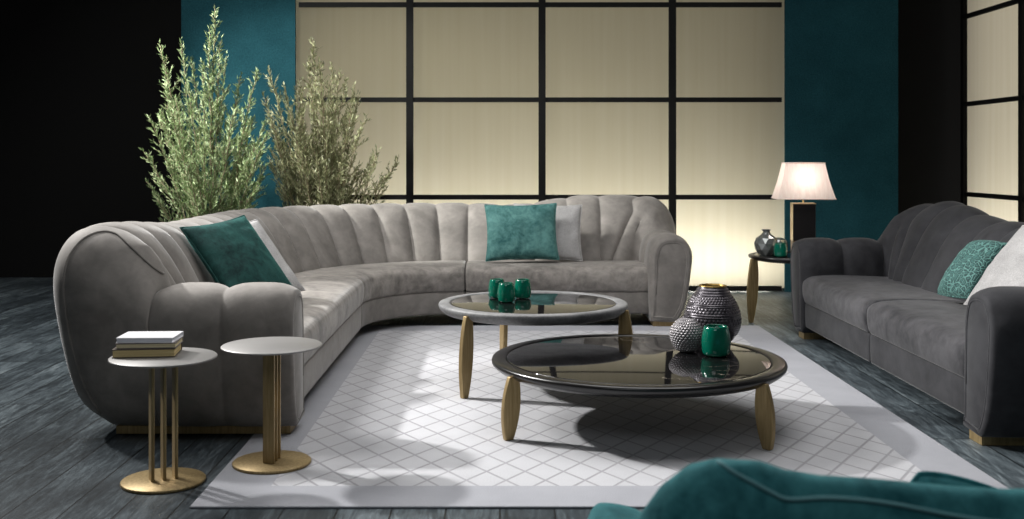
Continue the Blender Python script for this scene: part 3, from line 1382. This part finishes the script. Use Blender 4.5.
# ----------------------------------------------------------------------- lamp
lamp = thing('table_lamp', 'table lamp with white rectangular shade on a black square column', 'lamp', (2.425, 8.64, .531), math.radians(-5))
mb = MB()
mb.box(-.087, .087, -.064, .064, 0, .11)
bevel(mb.build('foot', M['bronze'], lamp, smooth=False), .003)
mb = MB()
mb.box(-.087, .087, -.060, .060, .1101, .400)
bevel(mb.build('column', M['column_black'], lamp, smooth=False), .002)
mb = MB()
mb.box(-.0905, -.0875, -.061, .061, .1102, .410)
mb.box(-.0905, .0905, -.064, .064, .4002, .410)
bevel(mb.build('column_trim', M['pale_gold'], lamp, smooth=False), .002)
mb = MB()
mb.tube([(0, 0, .412), (0, 0, .52)], .007, 10)
mb.build('stem', M['pale_gold'], lamp)
# the shade: a four sided frustum open above and below, sides slightly hollow
N = 10
V, Fc = [], []
zs0, zs1 = .445, .730
for k in range(N + 1):
    q = k / N
    e = q - .10 * math.sin(PI * q)
    hx, hy = lerp(.226, .152, q) - .006 * math.sin(PI * q), lerp(.152, .097, q) - .005 * math.sin(PI * q)
    z = lerp(zs0, zs1, q)
    V += [(-hx, -hy, z), (hx, -hy, z), (hx, hy, z), (-hx, hy, z)]
for k in range(N):
    for a in range(4):
        b = (a + 1) % 4
        Fc.append([k * 4 + a, k * 4 + b, k * 4 + 4 + b, k * 4 + 4 + a])
sh = obj('lamp_shade', V, Fc, M['shade'], lamp, smooth=False)
for z, hx, hy in ((zs0, .227, .153), (zs1, .153, .098)):
    mb = MB()
    mb.tube([(-hx, -hy, z), (hx, -hy, z), (hx, hy, z), (-hx, hy, z)], .004, 6, closed=True)
    mb.build('shade_trim', M['shade'], sh)


# ------------------------------------------------------------------------ rug
cx, cy = (RUG[0] + RUG[1]) / 2, (RUG[2] + RUG[3]) / 2
mb = MB()
hw, hd = (RUG[1] - RUG[0]) / 2, (RUG[3] - RUG[2]) / 2
mb.box(-hw, hw, -hd, hd, 0.0005, RUGZ)
rug = mb.build('rug', M['rug'], smooth=False)
bevel(rug, .004, 2)
rug.location = (cx, cy, 0)
tag(rug, 'large pale grey rug with a fine diamond lattice and plain border', 'rug')


# ------------------------------------------------------------------ the setting
def struct(name, mb, mat, parent=None, smooth=False):
    o = mb.build(name, mat, parent, smooth)
    if parent is None:
        o['kind'] = 'structure'
    return o


mb = MB()
mb.box(-7, 7, -1.5, 12.2, -.05, 0)
struct('floor', mb, M['floor'])
mb = MB()
mb.box(-7, 7, 11.75, 11.85, 0, 5)
struct('wall_back', mb, M['black_wall'])
mb = MB()
mb.box(-7.1, -7, -1.5, 11.85, 0, 5)
struct('wall_left', mb, M['black_wall'])
WY = 10.5
mb = MB()
mb.box(-3.09, -1.985, WY - .03, WY + .06, 0, 4.4)
struct('wall_back_left', mb, M['teal_wall'])
mb = MB()
mb.box(2.765, 3.86, WY - .03, WY + .06, 0, 4.4)
struct('wall_back_right', mb, M['teal_wall'])

ROWS = [.035, .92, 1.865, 2.787, 3.71, 4.35]


def screen(name, cols, rows, to3, bw=.068, bh=.046, posts=None):
    """Framed wall of backlit panes; to3 maps (along, up, out) to the room."""
    def addbox(mb, u0, u1, z0, z1, d0, d1):
        c = [to3(u, z, d) for z in (z0, z1) for d in (d0, d1) for u in (u0, u1)]
        mb.add(c, [[0, 1, 3, 2], [4, 6, 7, 5], [0, 4, 5, 1], [2, 3, 7, 6], [0, 2, 6, 4], [1, 5, 7, 3]])
    mb = MB()
    for u in (posts or cols):
        addbox(mb, u - bw / 2, u + bw / 2, 0, 4.4, .002, .045)
    for z in rows:
        for u0, u1 in zip(cols, cols[1:]):
            addbox(mb, u0 + bw / 2, u1 - bw / 2, z - bh / 2, z + bh / 2, .002, .035)
    fr = mb.build(name, M['black_frame'], None, False)
    fix_normals(fr)
    fr['kind'] = 'structure'
    for u0, u1 in zip(cols, cols[1:]):
        for z0, z1 in zip(rows, rows[1:]):
            V = [to3(u0, z0, 0), to3(u1, z0, 0), to3(u1, z1, 0), to3(u0, z1, 0)]
            obj('pane', V, [[0, 1, 2, 3]], M['screen'], fr, smooth=False)
    return fr


screen('window_1', [-1.985, -.875, .408, 1.672, 2.765], ROWS, lambda u, z, d: (u, WY - d, z), posts=[-.875, .408, 1.672])
SX = 4.92
screen('window_2', [11.40, 10.13, 8.86, 7.59], ROWS, lambda u, z, d: (SX - d, u, z))
# the light boxes behind the panes
mb = MB()
mb.box(-2.02, 2.80, 11.15, 11.2, 0, 4.4)
struct('wall_lightbox_back', mb, M['white_wall'])
mb = MB()
mb.box(5.55, 5.6, 7.5, 11.5, 0, 4.4)
struct('wall_lightbox_right', mb, M['white_wall'])


# ---------------------------------------------------------------------- plants
def pix(px, py, d):
    return Vector(((px - 500) / F * d, d, HCAM - (py - 158) / F * d))


def bush(label, base, tips, leaf, seed, lmin=.030, lmax=.054, step=.036):
    R = random.Random(seed)
    t = thing('potted_olive_shrub', label, 'plant', (base[0], base[1], 0))
    stems = MB()
    V, Fc = [], []
    B = Vector(base)

    def leaf_at(p, dirn):
        dirn = dirn.normalized()
        ln = R.uniform(lmin, lmax)
        w = ln * R.uniform(.22, .32)
        side = dirn.cross(Vector((R.uniform(-1, 1), R.uniform(-1, 1), R.uniform(-1, 1))))
        if side.length < 1e-4:
            side = dirn.orthogonal()
        side.normalize()
        nm = side.cross(dirn)
        b = len(V)
        V.extend([p, p + dirn * ln * .45 + side * w / 2 + nm * ln * .06, p + dirn * ln, p + dirn * ln * .45 - side * w / 2 + nm * ln * .06])
        Fc.append([b, b + 1, b + 2, b + 3])

    for tip in tips:
        p0 = B + Vector((R.uniform(-.09, .09), R.uniform(-.06, .06), 0))
        mid = p0.lerp(tip, .55)
        mid.z += .12 * (tip - p0).length * .5
        mid.x = lerp(mid.x, p0.x, .12)
        pts = []
        N = 16
        for k in range(N + 1):
            q = k / N
            p = p0 * (1 - q) ** 2 + mid * (2 * q * (1 - q)) + tip * q * q
            p = p + Vector((R.uniform(-1, 1), R.uniform(-1, 1), 0)) * .008
            pts.append(p - B + Vector((0, 0, 0)))
        stems.tube(pts, [lerp(.009, .0022, k / N) for k in range(N + 1)], 5)
        L = sum((b - a).length for a, b in zip(pts, pts[1:]))
        s = .42 * L
        ntw = int((L - s) / step)
        for k in range(ntw + 1):
            q = (s + k * step) / L
            if q > 1:
                q = 1
            i = min(int(q * N), N - 1)
            p = pts[i].lerp(pts[i + 1], q * N - i)
            ax = (pts[i + 1] - pts[i]).normalized()
            # leaves on the stem itself
            for _ in range(3):
                dv = (ax * R.uniform(.5, 1.1) + Vector((R.uniform(-1, 1), R.uniform(-1, 1), R.uniform(-.3, .6))) * .8)
                leaf_at(p + ax * R.uniform(0, step), dv)
            # a twig
            if q < .965:
                tl_ = R.uniform(.07, .26) * (1.12 - q) * 1.9
                tv = (ax * .9 + Vector((R.uniform(-1, 1), R.uniform(-1, 1) * .7, R.uniform(-.1, .5))) * .75).normalized()
                e = p + tv * tl_
                stems.tube([p, p.lerp(e, .5) + Vector((0, 0, .01)), e], [.0026, .002, .0012], 4)
                m = max(3, int(tl_ / .011))
                for z in range(m + 1):
                    f = z / m
                    if f < .12:
                        continue
                    dv = tv * R.uniform(.6, 1.1) + Vector((R.uniform(-1, 1), R.uniform(-1, 1), R.uniform(-.6, .9))) * .65
                    leaf_at(p.lerp(e, f), dv)
    st = stems.build('stems', M['stem'], t)
    fo = obj('foliage', V, Fc, leaf, t, smooth=False)
    return t


R1 = random.Random(5)
tipsA = [pix(x, y, 9.62 + R1.uniform(-.22, .25)) for (x, y) in
         [(215, 8), (160, 45), (182, 42), (192, 58), (203, 62), (226, 56), (150, 118), (144, 152), (147, 182), (166, 82), (241, 76), (257, 72), (236, 108), (253, 118),
          (209, 30), (220, 40), (175, 98), (188, 88), (262, 150)]]
for k in range(30):
    x = R1.uniform(152, 268)
    lo = 95 if x < 240 else 120
    tipsA.append(pix(x, R1.uniform(lo, 205), 9.55 + R1.uniform(-.3, .3)))
bush('silvery green olive-like shrub with the tallest shoots, behind the left end of the sofa', (-2.62, 9.75, 0), tipsA, M['leaf_a'], 11)
tipsB = [pix(x, y, 9.75 + R1.uniform(-.22, .22)) for (x, y) in
         [(313, 40), (319, 62), (269, 70), (264, 96), (286, 104), (300, 84), (331, 66), (345, 80), (358, 96), (366, 118), (341, 72), (379, 152), (399, 158), (386, 176),
          (372, 160), (276, 130), (296, 96), (322, 78), (308, 60), (354, 86), (284, 88)]]
for k in range(30):
    x = R1.uniform(268, 362)
    tipsB.append(pix(x, R1.uniform(105, 205), 9.7 + R1.uniform(-.28, .25)))
bush('olive green shrub in front of the lit screen, right one of the two', (-1.60, 9.85, 0), tipsB, M['leaf_b'], 12)


# ---------------------------------------------------------------------- lights
def look(o, target):
    d = Vector(target) - o.location
    o.rotation_euler = d.to_track_quat('-Z', 'Y').to_euler()


def area(name, loc, target, sx, sy, power, col=(1, 1, 1), spread=PI):
    l = bpy.data.lights.new(name, 'AREA')
    l.shape = 'RECTANGLE'
    l.size, l.size_y = sx, sy
    l.energy = power
    l.color = col
    l.spread = spread
    o = bpy.data.objects.new(name, l)
    COL.objects.link(o)
    o.location = loc
    look(o, target)
    return o


def spot(name, loc, target, power, ang, blend, rad, col=(1, 1, 1)):
    l = bpy.data.lights.new(name, 'SPOT')
    l.energy = power
    l.spot_size = math.radians(ang)
    l.spot_blend = blend
    l.shadow_soft_size = rad
    l.color = col
    o = bpy.data.objects.new(name, l)
    COL.objects.link(o)
    o.location = loc
    look(o, target)
    return o


kd = Vector((-.45, .17, .29)).normalized()
tgt = Vector((.85, 5.2, .2))
spot('key_spot', tgt + kd * 8.2, tgt, 2700, 37, .6, .16, (1.0, .99, .97))
area('side_softbox', (-4.0, 6.9, 4.6), (.2, 6.2, .2), 1.5, 1.5, 225, (1.0, .99, .97))
area('overhead_softbox', (.6, 5.8, 4.6), (.6, 5.8, 0), 4.0, 4.0, 155, (1.0, .99, .98))
area('front_softbox', (-.8, .2, 3.6), (.3, 7.0, .4), 3.0, 1.6, 27, (.93, .97, 1))
spot('plant_spot', (-6.0, 7.6, 4.2), (-1.9, 9.68, 1.65), 3600, 33, .5, .2, (1.0, 1.0, .95))
# light boxes behind the screens
area('screen_backlight', (.39, 11.1, 2.2), (.39, 10, 2.2), 4.7, 4.3, 5.4, (1.0, .93, .76))
area('screen_floor_strip', (.39, 10.96, .10), (.39, 10.52, 1.1), 4.7, .12, 38, (1.0, .96, .86))
area('side_backlight', (5.5, 9.5, 2.2), (4, 9.5, 2.2), 3.8, 4.3, 22, (1.0, .94, .86))
area('side_floor_strip', (5.36, 9.5, .10), (4.94, 9.5, 1.1), 3.8, .12, 22, (1.0, .96, .88))
l = bpy.data.lights.new('lamp_bulb', 'POINT')
l.energy = 2.2
l.color = (1.0, .88, .80)
l.shadow_soft_size = .09
o = bpy.data.objects.new('lamp_bulb', l)
COL.objects.link(o)
o.location = (2.425, 8.64, .531 + .60)

w = bpy.data.worlds.new('studio dark')
scene.world = w
w.use_nodes = True
w.node_tree.nodes['Background'].inputs[0].default_value = (.55, .6, .65, 1)
w.node_tree.nodes['Background'].inputs[1].default_value = .05

# ---------------------------------------------------------------------- camera
cam = bpy.data.cameras.new('camera')
cam.sensor_fit = 'HORIZONTAL'
cam.sensor_width = 36.0
cam.lens = 36.0 * F / 1024.0
cam.shift_x = (512 - 500) / 1024.0
cam.shift_y = -(259.5 - 158) / 1024.0
cam.clip_start = .05
cam.dof.use_dof = True
cam.dof.focus_distance = 6.2
cam.dof.aperture_fstop = 4.2
co = bpy.data.objects.new('camera', cam)
COL.objects.link(co)
co.location = (0, 0, HCAM)
co.rotation_euler = (PI / 2, 0, 0)
scene.camera = co

scene.view_settings.view_transform = 'Standard'
scene.view_settings.look = 'None'
scene.view_settings.exposure = 0.0
scene.cycles.use_denoising = True
